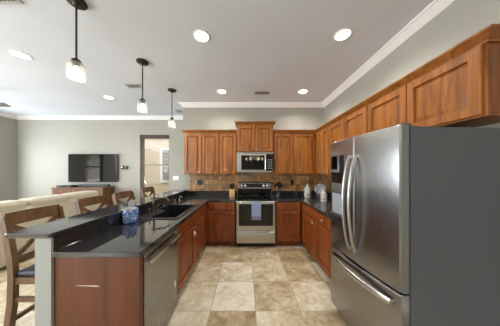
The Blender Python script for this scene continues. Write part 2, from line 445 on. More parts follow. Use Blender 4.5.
def pull_mb(x, z, y=-.02, w=.05):
    mb = MB().tube([(x - w, y, z), (x - w, y - .018, z), (x - w * .6, y - .026, z), (x + w * .6, y - .026, z), (x + w, y - .018, z), (x + w, y, z)], .0045, 8); return mb
def cabinet(name, label, cat, loc, rz, w, depth, h, toe, fronts, shell=False, group=None, xr=None):
    fin = 'cab_low' if toe else 'cab'
    t = thing(name, label, cat, loc, rz, group); x0, x1 = xr or (-w / 2, w / 2)
    if shell:
        mb = MB(); e = .018
        mb.box(x0, 0, toe, x1, e, h).box(x0, depth - e, toe, x1, depth, h).box(x0, e, toe, x0 + e, depth - e, h).box(x1 - e, e, toe, x1, depth - e, h).box(x0 + e, e, toe, x1 - e, depth - e, toe + e)
        obj('carcass', mb, fin, t)
    else: obj('carcass', B(x0, 0, toe, x1, depth, h, bev=.002, seg=1), fin, t)
    if toe: obj('toe_kick', B(x0, .065, .0005, x1, depth, toe), fin, t)
    for kind, a, b, c, d, k in fronts:
        o = obj('door' if kind == 'door' else 'drawer', (door_mb if kind == 'door' else drawer_mb)(a, b, c, d), fin, t)
        if k: obj('knob', knob_mb(*k), 'nickel', o)
    return t
def two(w, z0, z1, kz, m=.012, x0=None, x1=None, knobs=True):
    x0 = -w / 2 if x0 is None else x0; x1 = w / 2 if x1 is None else x1; c = (x0 + x1) / 2
    return [('door', x0 + m, c - .004, z0, z1, (c - .03, kz) if knobs else None), ('door', c + .004, x1 - m, z0, z1, (c + .03, kz) if knobs else None)]
UB, UT = 1.40, 2.268; UH = UT - UB; UY = 3.53; UD = BY - UY - .001
GU = 'wall cabinets'
# back wall uppers (loc = centre of the face, at the underside)
def upper_back(x0, x1, fronts, label): return cabinet('wall_cabinet', label, 'wall cabinet', ((x0 + x1) / 2, UY, UB), 0, x1 - x0, UD, UH, 0, fronts, group=GU)
w = .74; upper_back(-1.300, -.560, two(w, .012, UH - .012, .05), 'two-door wooden wall cabinet at the left end of the back wall')
w = .368; upper_back(-.559, -.191, [('door', -w / 2 + .012, w / 2 - .012, .012, UH - .012, (-w / 2 + .04, .05))], 'single-door wooden wall cabinet directly left of the microwave')
w = .885; upper_back(.575, 1.46, two(w, .012, UH - .012, .05, x0=-w / 2, x1=w / 2 - .05), 'two-door wooden wall cabinet right of the microwave on the back wall')
w = .752
mc = cabinet('wall_cabinet', 'raised two-door wooden cabinet mounted above the microwave', 'wall cabinet', (.188, 3.48, 1.862), 0, w, BY - 3.481, .575, 0, two(w, .012, .555, .045), group=GU)
cr2 = [(0, 0), (.010, 0), (.012, .012), (.022, .02), (.036, .038), (.044, .042), (.046, .054), (0, .054)]
obj('crown', MB().profile([(-w / 2, .34), (-w / 2, 0), (w / 2, 0), (w / 2, .34)], [(o, z + .57) for o, z in cr2], -1), 'cab', mc)
# right wall uppers
def upper_right(y0, y1, fronts, label, z0=UB, x=1.48): return cabinet('wall_cabinet', label, 'wall cabinet', (x, (y0 + y1) / 2, z0), -PI / 2, y1 - y0, RX - x - .001, UT - z0, 0, fronts, group=GU)
w = 3.855 - 2.985; upper_right(2.985, 3.855, two(w, .012, UH - .012, .05, x0=-w / 2 + (3.855 - 3.53) + .03, x1=w / 2), 'narrow two-door wooden wall cabinet in the right corner, above the bottles')
w = .955; upper_right(2.027, 2.982, two(w, .012, UH - .012, .05), 'wooden wall cabinet on the right wall just beyond the refrigerator')
w = .995; upper_right(1.03, 2.025, two(w, .012, UT - 1.81 - .012, .04, knobs=False), 'wide short wooden cabinet mounted over the refrigerator', 1.81)
mb = MB().profile([(-1.301, 3.858), (-1.301, UY), (-.195, UY)], [(o * 1.15, z * 1.25 + 2.2575) for o, z in cr2], -1)
tag(obj('cabinet_crown', mb, 'cab'), 'wooden crown moulding along the top of the left wall cabinets', 'moulding')
mb = MB().profile([(.571, UY), (1.48, UY), (1.48, 1.028), (1.788, 1.028)], [(o * 1.15, z * 1.25 + 2.2575) for o, z in cr2], -1)
tag(obj('cabinet_crown', mb, 'cab'), 'long wooden crown moulding from the microwave cabinet round to over the refrigerator', 'moulding')

# base cabinets
CT = .914; CB = .877; GB = 'base cabinets'
FX = -.765
def base_left(y0, y1, fronts, label, shell=False, xr=None):
    return cabinet('base_cabinet', label, 'base cabinet', (FX, (y0 + y1) / 2, 0), PI / 2, y1 - y0, .555, CB - .001, .1, fronts, shell, GB)
w = 3.245 - 1.81; hw = w / 2; e = 3.02 - (1.81 + hw)
sb = base_left(1.81, 3.245, [('drawer', -hw + .015, e, .715, .855, (e - .12, .785))] + two(w, .12, .70, .65, x0=-hw, x1=e + .012), 'wooden two-door sink cabinet in the peninsula, beside the stainless dishwasher', True)
ck = (-hw + e + .012) / 2
tag_l = MB().box(ck - .028, -.030, .535, ck - .006, -.0205, .61, bev=.004).box(ck + .006, -.030, .55, ck + .028, -.0205, .595, bev=.004).tube([(ck - .017, -.034, .58), (ck, -.045, .56), (ck + .017, -.034, .575)], .004)
obj('cabinet_lock', tag_l, 'white', sb)['label'] = 'white child safety latch'
def base_back(x0, x1, fr, label, xr=None): return cabinet('base_cabinet', label, 'base cabinet', ((x0 + x1) / 2, 3.25, 0), 0, x1 - x0, BY - 3.255, CB - .001, .1, fr, group=GB, xr=xr)
w = .535; hw = w / 2
base_back(-.74, -.205, [('drawer', -hw + .03, hw - .012, .715, .855, (0, .785)), ('door', -hw + .03, hw - .012, .12, .70, (hw - .045, .655))], 'wooden base cabinet with drawer, directly left of the stove', (-.757, .267))
w = .49; hw = w / 2
base_back(.576, 1.066, [('drawer', -hw + .012, hw - .03, .715, .855, (0, .785)), ('door', -hw + .012, hw - .03, .12, .70, (-hw + .045, .655))], 'wooden base cabinet with drawer, directly right of the stove')
y0, y1 = 1.875, 3.855; w = y1 - y0; hw = w / 2
def lx(y): return (y0 + y1) / 2 - y
fr = []
for a, b in ((3.19, 2.63), (2.615, 2.05)):
    fr.append(('drawer', lx(a), lx(b), .715, .855, ((lx(a) + lx(b)) / 2, .785)))
    fr.append(('door', lx(a), lx(b), .12, .70, (lx(2.62) + (-.045 if a > 3 else .045), .655)))
cabinet('base_cabinet', 'wooden base cabinet with two drawers along the right wall beyond the refrigerator', 'base cabinet', (1.085, (y0 + y1) / 2, 0), -PI / 2, w, RX - 1.09, CB - .001, .1, fr, group=GB)
# peninsula end panel with the scratch
ep = tag(obj('end_panel', B(-1.339, 1.172, .0005, -.742, 1.212, CB - .001, bev=.002, seg=1), 'panel'), 'reddish brown wooden end panel of the peninsula with a white scratch', 'cabinet panel')
mb = MB(); pts = [(-1.085, .797), (-1.05, .800), (-1.02, .799), (-.985, .800), (-.962, .796), (-.945, .787), (-.965, .783), (-.985, .784), (-1.03, .789), (-1.07, .793)]
pts = [(x - .075 - (.03 if x < -1.03 else 0), .668 + (z - .792) * .6) for x, z in pts]
mb.rings([[(x, 1.1715, z) for x, z in pts], [(x, 1.1708, z) for x, z in pts]])
M['scratch'] = plain('bare_scratch', 'd8cfc4', .7)
obj('scratch', mb, 'scratch', ep)['label'] = 'white scratch in the finish'

# countertops
xs = [-1.325, -1.245, -.81, -.725, -.197]; ys = [1.15, 1.955, 2.725, 3.22, 3.858]
mb = MB().cells(xs, ys, lambda i, j: (i < 3 or j == 3) and not (i == 1 and j == 1), CB, CT)
es = [e for e in mb.b.edges if all(abs(v.co.x + .725) < 1e-4 and abs(v.co.y - 1.15) < 1e-4 for v in e.verts)]
bmesh.ops.bevel(mb.b, geom=es, offset=.03, segments=5, profile=.5, affect='EDGES')
mb.bevel_sharp(.004)
c1 = tag(obj('countertop', mb, 'granite', smooth=0), 'polished black granite countertop with the sink, left of the stove', 'countertop')
obj('backsplash_lip', B(-1.325, 3.838, CT, -.197, 3.8585, 1.015, bev=.002), 'granite', c1)
obj('riser', B(-1.340, 1.156, CT - .036, -1.3255, 3.836, 1.0105), 'granite', c1)
xs = [.571, 1.05, 1.788]; ys = [1.86, 3.22, 3.858]
mb = MB().cells(xs, ys, lambda i, j: i == 1 or j == 1, CB, CT).bevel_sharp(.004)
c2 = tag(obj('countertop', mb, 'granite', smooth=0), 'black granite countertop right of the stove, turning along the right wall', 'countertop')
tag(obj('granite_upstand', B(.571, 3.839, CT + .0005, 1.788, 3.8585, 1.015), 'granite'), 'low black granite upstand under the slate tiles right of the stove', 'backsplash')
tag(obj('granite_upstand', B(1.769, 1.86, CT + .0005, 1.788, 3.838, 1.015), 'granite'), 'low black granite upstand along the right wall, behind the bottles', 'backsplash')
# knee wall and raised bar ledge
struct('wall_peninsula', B(-1.452, 1.155, 0, -1.3405, BY - .001, 1.011), 'knee')
mb = MB().cells([-1.648, -1.3265], [1.138, BY - .002], lambda i, j: True, 1.012, 1.044)
es = [e for e in mb.b.edges if abs(e.verts[0].co.z - e.verts[1].co.z) > .02 and e.verts[0].co.y < 2]
bmesh.ops.bevel(mb.b, geom=es, offset=.02, segments=4, profile=.5, affect='EDGES'); mb.bevel_sharp(.005, 3)
tag(obj('bar_ledge', mb, 'granite', smooth=0), 'raised black granite bar ledge on the knee wall in front of the stools', 'bar top')
# tile backsplash
mb = MB().box(-1.299, BY - .009, 1.0155, RX - .002, BY - .0008, 1.399).box(-.196, BY - .009, .85, .57, BY - .0008, 1.0155).box(-.196, BY - .009, 1.399, .57, BY - .0008, 1.86)
mb.box(RX - .009, 1.86, 1.0155, RX - .0008, BY - .0095, 1.399)
struct('wall_backsplash', mb, 'slate')

# ------------------------------------------------------------------ sink and tap
def sink():
    t = thing('kitchen_sink', 'black composite drop-in sink set in the peninsula countertop', 'sink', (0, 0, 0))
    xs = [-1.225, -1.115, -.828, -.79]; ys = [1.93, 1.962, 2.30, 2.34, 2.712, 2.75]
    xs = [-1.292, -1.235, -1.12, -.828, -.785]
    O = lambda i, j: (i == 2 and j in (1, 3)) or (i == 1 and j == 3)
    zt, zr, zb, zd = .925, CT + .0005, .72, .80
    mb = MB(); V = {}
    def v(x, y, z):
        k = (round(x, 5), round(y, 5), round(z, 5))
        if k not in V: V[k] = mb.b.verts.new(k)
        return V[k]
    def top(i, j):
        if not (0 <= i < 4 and 0 <= j < 5): return zr
        if O(i, j): return zb
        if i == 2 and j == 2: return zd
        return zt
    for i in range(4):
        for j in range(5):
            z = top(i, j); a, b, c, d = xs[i], xs[i + 1], ys[j], ys[j + 1]
            mb.face([v(a, c, z), v(b, c, z), v(b, d, z), v(a, d, z)])
            for di, dj, p, q in ((-1, 0, (a, d), (a, c)), (1, 0, (b, c), (b, d)), (0, -1, (a, c), (b, c)), (0, 1, (b, d), (a, d))):
                z2 = top(i + di, j + dj)
                if z2 < z: mb.face([v(*p, z2), v(*q, z2), v(*q, z), v(*p, z)])
    mb.b.normal_update()
    es = [e for e in mb.b.edges if len(e.link_faces) == 2 and e.calc_face_angle(0) > .8]
    bmesh.ops.bevel(mb.b, geom=es, offset=.006, segments=3, profile=.5, affect='EDGES')
    obj('basin', mb, 'sink', t)
    for y in (2.13, 2.52): obj('drain', MB().lathe([(.045, .7205), (.045, .724), (.03, .722), (.005, .721)], (-.95, y, 0)), 'chrome', t)
sink()
def faucet():
    t = thing('kitchen_faucet', 'bronze kitchen faucet with two lever handles behind the sink', 'faucet', (-1.20, 2.19, .925))
    obj('base_plate', B(-.03, -.12, .0005, .03, .12, .012, bev=.005), 'bronze_f', t)
    obj('body', MB().lathe([(.026, .012), (.022, .03), (.015, .045), (.014, .12), (.018, .135), (.014, .15), (.013, .19), (.018, .20), (.012, .215), (.006, .235), (.009, .243), (.003, .25)]), 'bronze_f', t)
    obj('spout', MB().tube([(-.03, 0, .18), (.0, 0, .185), (.06, .01, .19), (.13, .03, .185), (.17, .04, .165), (.18, .043, .14)], .011, 10), 'bronze_f', t)
    for s in (-1, 1):
        h = obj('handle', MB().lathe([(.022, .012), (.018, .03), (.012, .04), (.012, .06), (.016, .068), (.006, .078)], (0, s * .095, 0)).tube([(0, s * .095, .065), (.01, s * .12, .082), (.015, s * .145, .086)], .006), 'bronze_f', t)
faucet()
t = thing('sink_sprayer', 'slim bronze side sprayer standing at the far end of the sink', 'sprayer', (-1.265, 2.60, .925))
obj('base', MB().lathe([(.024, .0005), (.022, .012), (.014, .02), (.012, .05)], cap=True), 'bronze_f', t)
obj('head', MB().tube([(0, 0, .05), (0, 0, .10), (.012, 0, .125), (.045, 0, .128)], .011, 10, [.8, .9, 1.1, 1.2]), 'bronze_f', t)
t = thing('air_gap_cap', 'short chrome air gap cap on the counter beyond the sink sprayer', 'sink fitting', (-1.27, 2.98, CT))
obj('cap', MB().lathe([(.022, .0005), (.022, .035), (.019, .045), (.006, .05)]), 'chrome', t)
t = thing('soap_dispenser', 'small chrome soap dispenser on the counter nearest the back corner', 'dispenser', (-1.27, 3.2, CT))
obj('base', MB().lathe([(.02, .0005), (.018, .01), (.01, .02), (.008, .045), (.013, .05), (.012, .065)]), 'chrome', t)
obj('nozzle', MB().tube([(0, 0, .06), (.03, 0, .064), (.05, 0, .055)], .006), 'chrome', t)

# ------------------------------------------------------------------ dishwasher
def dishwasher():
    y0, y1 = 1.215, 1.806; w = y1 - y0; hw = w / 2
    t = thing('dishwasher', 'stainless steel dishwasher built into the peninsula by the end panel', 'dishwasher', (FX, (y0 + y1) / 2, 0), PI / 2)
    obj('body', B(-hw, .0, .1, hw, .55, CB - .002), 'gasket', t)
    d = obj('door', B(-hw + .004, -.03, .11, hw - .004, -.0005, CB - .008, bev=.006), 'steel_dw', t)
    h = B(-hw + .02, -.072, .782, hw - .02, -.056, .815, bev=.005)
    for s in (-1, 1): h.box(s * (hw - .05) - .012, -.057, .79, s * (hw - .05) + .012, -.0302, .808)
    obj('handle', h, 'chrome', d)
    obj('badge', B(hw - .085, -.0315, .27, hw - .05, -.0302, .33, bev=.0005, seg=1), 'white', d)['label'] = 'small white sticker'
    obj('toe_kick', B(-hw, .045, .0005, hw, .1, .099), 'black', t)
M['steel_dw'] = steel('dishwasher_steel', '989994', .25, (2, 2, 220))
dishwasher()

# ------------------------------------------------------------------ range
def stove():
    t = thing('kitchen_range', 'stainless electric stove with black glass oven window and blue towel', 'stove', (.188, 3.235, 0)); hw = .376
    obj('body', B(-hw, 0, .085, hw, .565, .895, bev=.004), 'steel', t)
    obj('toe_kick', B(-hw + .02, .05, .0005, hw - .02, .5, .084), 'black', t)
    ck = obj('cooktop', B(-hw, -.015, .8955, hw, .56, .916, bev=.005), 'blackgl', t)
    for x, y, r in ((-.18, .13, .11), (.19, .12, .09), (-.18, .40, .08), (.18, .40, .11)):
        obj('burner_ring', MB().lathe([(r, .9162), (r, .9166), (r - .006, .9166), (r - .006, .9162)], (x, y, 0), n=32), 'ring', ck)
    # oven door: steel frame with dark glass window
    R = lambda i, y: ring_rect(-hw + .003, hw - .003, .335, .885, i, y)
    d = obj('oven_door', MB().rings([R(0, -.0005), R(0, -.034), R(.006, -.04)]), 'steel', t)
    obj('oven_window', B(-.325, -.0425, .425, .325, -.0402, .85, bev=.001, seg=1), 'blackgl', d)
    obj('inner_window', B(-.25, -.0435, .48, .25, -.0427, .79), 'ovenglass', d)
    h = MB().tube([(-.33, -.088, .862), (.33, -.088, .862)], .012, 12)
    for s in (-1, 1): h.box(s * .31 - .012, -.09, .85, s * .31 + .012, -.0405, .874, bev=.003)
    obj('handle', h, 'steel', d)
    R = lambda i, y: ring_rect(-hw + .003, hw - .003, .09, .328, i, y)
    dr = obj('drawer', MB().rings([R(0, -.0005), R(0, -.03), R(.006, -.036)]), 'steel', t)
    mb = MB().tube([(-.34, -.037, .297), (-.2, -.052, .287), (0, -.058, .282), (.2, -.052, .287), (.34, -.037, .297)], .012, 10)
    obj('handle', mb, 'steel', dr)
    g = MB().rings([[(-hw, .53, .917), (-hw, .60, .917), (-hw, .60, 1.225), (-hw, .56, 1.225), (-hw, .535, 1.20)], [(hw, .53, .917), (hw, .60, .917), (hw, .60, 1.225), (hw, .56, 1.225), (hw, .535, 1.20)]])
    bgd = obj('backguard', g, 'steel', t)
    obj('lower_panel', B(-hw + .005, .522, .92, hw - .005, .5295, 1.075), 'blackgl', bgd)
    obj('control_panel', B(-.325, .526, 1.10, .325, .531, 1.187, bev=.002), 'black', bgd)
    for x in (-.285, -.205, .205, .285): obj('knob', MB().lathe([(.028, 0), (.028, .012), (.022, .018), (.020, .034), (.006, .036)], (x, .526, 1.143), 'y', 20), 'white', bgd)
    obj('clock_display', B(-.09, .5245, 1.13, .09, .5258, 1.165), 'display', bgd)
M['key'] = plain('grey_key', '6b6e70', .4)
M['ring'] = plain('burner_mark', '4a4a4c', .3)
M['ovenglass'] = plain('oven_inner_glass', '1f1e17', .1)
M['display'] = plain('clock_glass', '1c2226', .1)
stove()
# towel over the oven handle
mb = MB(); n = 10; rows = []
prof = [(-.096, .60), (-.1035, .70), (-.1035, .80), (-.1035, .862), (-.098, .8755), (-.088, .879), (-.078, .8755), (-.0735, .862), (-.0735, .80), (-.0735, .72)]
prof = [(-.104, .555), (-.1045, .65)] + prof[2:]
out = []
for y, z in prof: out.append([(.188 + .005 + (-.088 + .176 * i / n), 3.235 + y + .0022 * math.sin(i * 1.9 + z * 9) * (1 if z < .85 else .2), z) for i in range(n + 1)])
vs = [[mb.b.verts.new(p) for p in r_] for r_ in out]
for a, b in zip(vs, vs[1:]):
    for i in range(n): mb.face([a[i], a[i + 1], b[i + 1], b[i]])
tw = obj('dish_towel', mb, 'towel'); md = tw.modifiers.new('thick', 'SOLIDIFY'); md.thickness = .003; md.offset = 0
tag(tw, 'pale blue dish towel hanging from the oven door handle', 'towel')

# ------------------------------------------------------------------ microwave
t = thing('microwave_oven', 'stainless over-the-range microwave with black glass door', 'microwave', (.188, 3.46, 1.44)); hw = .372
obj('body', B(-hw, 0, 0, hw, .385, .42, bev=.004), 'steel', t)
d = obj('door', B(-hw, -.028, .035, .225, -.0005, .375, bev=.005), 'steel', t)
obj('window', B(-.285, -.0305, .055, .19, -.0282, .352, bev=.001, seg=1), 'blackgl', d)
mb = MB().tube([(.208, -.06, .06), (.208, -.06, .35)], .010, 10)
for z in (.075, .335): mb.tube([(.208, -.028, z), (.208, -.06, z)], .007, 8)
obj('handle', mb, 'steel', d)
cp = obj('control_panel', B(.228, -.028, .035, hw, -.0005, .375, bev=.004), 'blackgl', t)
obj('display', B(.25, -.0292, .31, .35, -.0282, .35), 'display', cp)
for a in range(3):
    for b in range(5): obj('button', B(.25 + a * .036, -.0292, .07 + b * .044, .278 + a * .036, -.0282, .098 + b * .044), 'key', cp)
M_key = None
mb = MB()
for k in range(3): mb.box(-hw + .03, -.004, .385 + k * .01, hw - .03, .001, .39 + k * .01)
obj('vent_grille', mb, 'ventdark', t)

# ------------------------------------------------------------------ refrigerator
def fridge():
    # local x across the doors (towards the camera is +x after turning), local -y is the door side
    A, Bp = Vector((.965, 1.05)), Vector((.905, 1.80))
    d = A - Bp; rz = math.atan2(d.y, d.x); c = (A + Bp) / 2
    t = thing('refrigerator', 'large stainless french-door refrigerator against the right wall', 'refrigerator', (c.x, c.y, 0), rz); hw = d.length / 2
    obj('cabinet_body', B(-hw + .003, .075, .03, hw - .003, .74, 1.755, bev=.006), 'fr_side', t)
    obj('kick_grille', B(-hw + .02, .06, .015, hw - .02, .1, .085), 'black', t)
    obj('door_gasket', B(-hw + .012, .062, .09, hw - .012, .0748, 1.75), 'gasket', t)
    def bow(x): return -.022 * (1 - (x / hw) ** 2)
    def panel(x0, x1, z0, z1):
        n = 10; e = .012; mb = MB(); rs = []
        for i in range(n + 1):
            x = x0 + (x1 - x0) * i / n; f = bow(x)
            if i in (0, n): f += .010
            rs.append([(x, .06, z0), (x, f + e, z0), (x, f, z0 + e * .7), (x, f, z1 - e * .7), (x, f + e, z1), (x, .06, z1)])
            if i == 0: rs.append([(x + .008, .06, z0), (x + .008, f - .010 + e, z0), (x + .008, f - .010, z0 + e * .7), (x + .008, f - .010, z1 - e * .7), (x + .008, f - .010 + e, z1), (x + .008, .06, z1)])
            if i == n:
                last = rs.pop(); xx = x - .008; ff = f - .010
                rs.append([(xx, .06, z0), (xx, ff + e, z0), (xx, ff, z0 + e * .7), (xx, ff, z1 - e * .7), (xx, ff + e, z1), (xx, .06, z1)]); rs.append(last)
        return mb.rings(rs)
    SZ = .70
    dl = obj('door', panel(-hw, -.003, SZ, 1.765), 'steel_fr', t); dl['label'] = 'left door with the water dispenser'
    dr = obj('door', panel(.003, hw, SZ, 1.765), 'steel_fr', t)
    fz = obj('freezer_drawer', panel(-hw, hw, .09, SZ - .012), 'steel_fr', t)
    for s, p in ((-1, dl), (1, dr)):
        x = s * .036
        pts = []
        for i in range(15):
            k = i / 14; z = .80 + k * .80; off = .012 + .062 * math.sin(PI * k) ** .7
            pts.append((x, bow(x) - off, z))
        mb = MB().sweep3(pts, [(.011 * math.cos(a * PI / 5), .012 * math.sin(a * PI / 5)) for a in range(10)], up=Vector((1, 0, 0)))
        mb.box(x - .011, bow(x) - .014, .793, x + .011, bow(x) + .004, .82, bev=.003).box(x - .011, bow(x) - .014, 1.58, x + .011, bow(x) + .004, 1.607, bev=.003)
        obj('handle', mb, 'steel', p)
    pts = []
    for i in range(17):
        k = i / 16; x = -hw + .05 + k * (2 * hw - .10); pts.append((x, bow(x) - .014 - .034 * math.sin(PI * k) ** .6, .615))
    mb = MB().sweep3(pts, [(.022 * math.cos(a * PI / 5), .010 * math.sin(a * PI / 5)) for a in range(10)])
    for k in (0, 1):
        x = -hw + .05 + k * (2 * hw - .10); mb.box(x - .012, bow(x) - .016, .602, x + .012, bow(x) + .004, .628, bev=.003)
    obj('handle', mb, 'steel', fz)
    # dispenser in the left door
    x0, x1 = -hw + .03, -hw + .245
    yb = bow(-hw + .03) - .004; yf = bow(x1) - .004
    def slab(za, zb, th, xa=x0, xb=x1):
        n = 5; return MB().rings([[(xa + (xb - xa) * i / n, bow(xa + (xb - xa) * i / n) + .012, za), (xa + (xb - xa) * i / n, bow(xa + (xb - xa) * i / n) - th, za), (xa + (xb - xa) * i / n, bow(xa + (xb - xa) * i / n) - th, zb), (xa + (xb - xa) * i / n, bow(xa + (xb - xa) * i / n) + .012, zb)] for i in range(n + 1)])
    dp = obj('dispenser', slab(1.03, 1.62, .0015), 'blackgl', dl)
    obj('dispenser_panel', slab(1.26, 1.35, .004, x0 + .01, x1 - .01), 'steel', dp)
    obj('dispenser_recess', slab(1.055, 1.25, .003, x0 + .015, x1 - .015), 'recess', dp)
    obj('drip_tray', slab(1.035, 1.052, .016, x0 + .005, x1 - .005), 'steel', dp)
    for s in (-1, 1): obj('hinge_cover', B(s * (hw - .09) - .03, .065, 1.756, s * (hw - .09) + .03, .2, 1.775, bev=.006).box(s * (hw - .035) - .018, .02, 1.7665, s * (hw - .035) + .018, .10, 1.7755, bev=.003), 'fr_side', t)
    for x in (-hw + .08, hw - .08):
        for y in (.12, .68): obj('foot', MB().lathe([(.02, .0005), (.02, .012), (.012, .014), (.012, .032)], (x, y, 0), n=12), 'black', t)
M['recess'] = plain('dispenser_recess_grey', '8b8f94', .3)
fridge()

# ------------------------------------------------------------------ things on the counters
def crock():
    t = thing('ceramic_crock', 'blue and white ceramic crock on the counter by the sink', 'crock', (-1.25, 1.80, CT))
    obj('body', MB().lathe([(.045, .0006), (.058, .012), (.062, .05), (.062, .11), (.057, .135), (.058, .145), (.053, .145), (.052, .13), (.056, .10), (.055, .02), (.01, .012)]), 'bluewhite', t)
    obj('rim', MB().lathe([(.0585, .1452), (.06, .148), (.0565, .152), (.052, .1452)], n=28), 'white', t)
    t = thing('soap_bottle', 'tall blue and white pump bottle behind the ceramic crock', 'soap bottle', (-1.215, 2.0, CT + .0115))
    t.location = (-1.275, 1.935, CT) 
    obj('body', MB().lathe([(.028, .0006), (.031, .008), (.031, .12), (.026, .135), (.012, .145), (.011, .155)]), 'bluewhite', t)
    obj('pump', MB().lathe([(.013, .1552), (.013, .168), (.005, .170), (.005, .19)], n=14).tube([(0, 0, .19), (.02, 0, .192), (.036, 0, .186)], .006), 'bronze_f', t)
crock()
t = thing('knife_block', 'pale wooden knife block with black knives left of the stove', 'knife block', (-.30, 3.62, CT))
obj('block', MB().rings([[(-.055, -.06, .0006), (.055, -.06, .0006), (.055, .07, .0006), (-.055, .07, .0006)], [(-.055, -.075, .10), (.055, -.075, .10), (.055, .07, .10), (-.055, .07, .10)], [(-.055, -.05, .16), (.055, -.05, .16), (.055, .06, .22), (-.055, .06, .22)]]), 'blockwood', t)
for i in range(3):
    for j in range(2):
        x = -.033 + i * .033; y = -.02 + j * .045; z = .155 + j * .03
        obj('knife_handle', MB().sweep3([(x, y, z), (x, y - .02, z + .05), (x, y - .035, z + .095 + .01 * i)], [(.008, .011), (-.008, .011), (-.008, -.011), (.008, -.011)]), 'black', t)
t = thing('utensil_jar', 'clear glass jar on the counter directly right of the stove', 'jar', (.685, 3.62, CT))
obj('jar', MB().lathe([(.048, .0006), (.055, .01), (.052, .08), (.058, .16), (.0535, .16), (.048, .08), (.05, .014), (.01, .01)]), 'glass', t)
def utensil(dx, dy, ln, head, lab, name):
    b = Vector((dx * .3, dy * .3, .016)); e = Vector((dx, dy, ln)); o = MB().tube([b, (b + e) / 2, e], .006, 8)
    dirv = (e - b).normalized()
    if head == 'spoon':
        m = Matrix.Translation(e + dirv * .03) @ Matrix.Diagonal((.04, .014, .048, 1)); tb = bmesh.new(); bmesh.ops.create_icosphere(tb, subdivisions=2, radius=1); o.merge(tb, m)
    else: o.box(e.x - .042, e.y - .006, e.z - .005, e.x + .042, e.y + .006, e.z + .085, bev=.004)
    q = tag(obj(name, o, 'black', loc=(.685, 3.62, CT)), lab, 'utensil', 'utensils in the glass jar')
utensil(-.05, .02, .22, 'spoon', 'black cooking spoon leaning left in the glass utensil jar', 'cooking_spoon')
utensil(.055, .0, .20, 'flat', 'black spatula leaning right in the glass utensil jar', 'spatula')
utensil(.005, -.03, .23, 'flat', 'black turner standing upright in middle of the glass jar', 'turner')
utensil(.03, .045, .25, 'spoon', 'black ladle at the back of the glass utensil jar', 'ladle')
def bottle(x, y, s, label):
    t = thing('glass_bottle', label, 'bottle', (x, y, CT), 0, 'bottles in the right corner'); t.scale = (s, s, s)
    obj('body', MB().lathe([(.06, .0006), (.07, .01), (.07, .17), (.064, .20), (.034, .225), (.028, .235), (.028, .245)]), 'bottle', t)
    obj('label_band', MB().lathe([(.0712, .03), (.0715, .032), (.0715, .15), (.0712, .152)], cap=False), 'blabel', t)
    obj('stopper', MB().lathe([(.031, .2455), (.031, .262), (.012, .268), (.018, .285), (.012, .298), (.003, .30)], n=16), 'bottle', t)
bottle(1.30, 3.55, .97, 'pale green bottle with floral band, left of the painted plate')
bottle(1.40, 3.02, .80, 'pale green bottle with floral band, nearest the refrigerator')
t = thing('painted_plate', 'round mauve painted plate on a black stand in the counter corner', 'plate', (1.52, 3.44, CT), -.5)
obj('plate', MB().lathe([(.02, -.006), (.07, -.004), (.108, .006), (.112, .010), (.108, .012), (.07, .004), (.02, .002)], (0, 0, .185), 'y', 32), 'plate', t)
mb = MB()
for s in (-1, 1): mb.tube([(s * .06, -.07, .006), (s * .06, -.05, .075), (s * .06, -.012, .075)], .006).tube([(s * .06, -.03, .075), (s * .05, .05, .25)], .006).tube([(s * .06, -.07, .006), (s * .06, .10, .006), (s * .05, .05, .25)], .006)
mb.box(-.08, -.03, .0006, .08, .06, .07, bev=.004)
obj('stand', mb, 'black', t)

# outlets and switches
def outlet(x, z, y, label, mat='outlet_dark', w=.075, h=.12, n=1):
    t = thing('wall_outlet' if mat == 'outlet_dark' else 'switch_plate', label, 'outlet' if mat == 'outlet_dark' else 'light switch', (x, y, z))
    obj('cover_plate', B(-w / 2, -.007, -h / 2, w / 2, -.0005, h / 2, bev=.003), mat, t)
    for k in range(n):
        cx = (k - (n - 1) / 2) * .048
        if mat == 'outlet_dark':
            for zz in (-.022, .022): obj('socket', B(cx - .016, -.0085, zz - .015, cx + .016, -.0072, zz + .015, bev=.0005, seg=1), 'black', t)
        else: obj('rocker', B(cx - .016, -.0095, -.033, cx + .016, -.0072, .033, bev=.001, seg=1), mat, t)
outlet(-1.06, 1.21, BY - .009, 'dark outlet cover on the slate backsplash at the left end', w=.12, n=2)
outlet(1.055, 1.21, BY - .009, 'dark outlet cover on the slate backsplash right of the stove')
outlet(-2.0, 1.27, LY, 'white triple light switch plate between the living room window and kitchen wall', 'white', .165, .12, 3)

# ------------------------------------------------------------------ ceiling fixtures
def downlight(x, y, label):
    t = thing('recessed_light', label, 'ceiling light', (x, y, CE), 0, 'recessed ceiling lights')
    obj('trim_ring', MB().lathe([(.098, -.0006), (.096, -.006), (.078, -.008), (.074, -.002), (.074, -.0006)], n=32, cap=False), 'trim', t)
    obj('diffuser', MB().lathe([(.0735, -.0008), (.0735, -.004), (.05, -.006), (.002, -.0065)], n=28), 'lamp', t)
    l = bpy.data.lights.new('downlight', 'SPOT'); l.energy = DOWN_W * 4; l.spot_size = math.radians(150); l.spot_blend = .8; l.shadow_soft_size = .075; l.color = (1, .98, .95)
    o = bpy.data.objects.new('downlight', l); COL.objects.link(o); o.parent = t; o.location = (0, 0, -.02)
downlight(-.511, 1.93, 'lit recessed downlight over the aisle, at top centre of the photo')
downlight(1.10, 1.91, 'lit recessed downlight in the ceiling nearest the refrigerator')
downlight(-.468, 3.275, 'lit recessed downlight left of the ceiling vent near the stove wall')
downlight(1.11, 3.275, 'lit recessed downlight right of the ceiling vent near the stove wall')
downlight(-3.0, 2.245, 'lit recessed downlight at the far left edge, above the sofa')
downlight(-2.89, 3.54, 'lit recessed downlight between the nearest and middle pendants, towards the television')

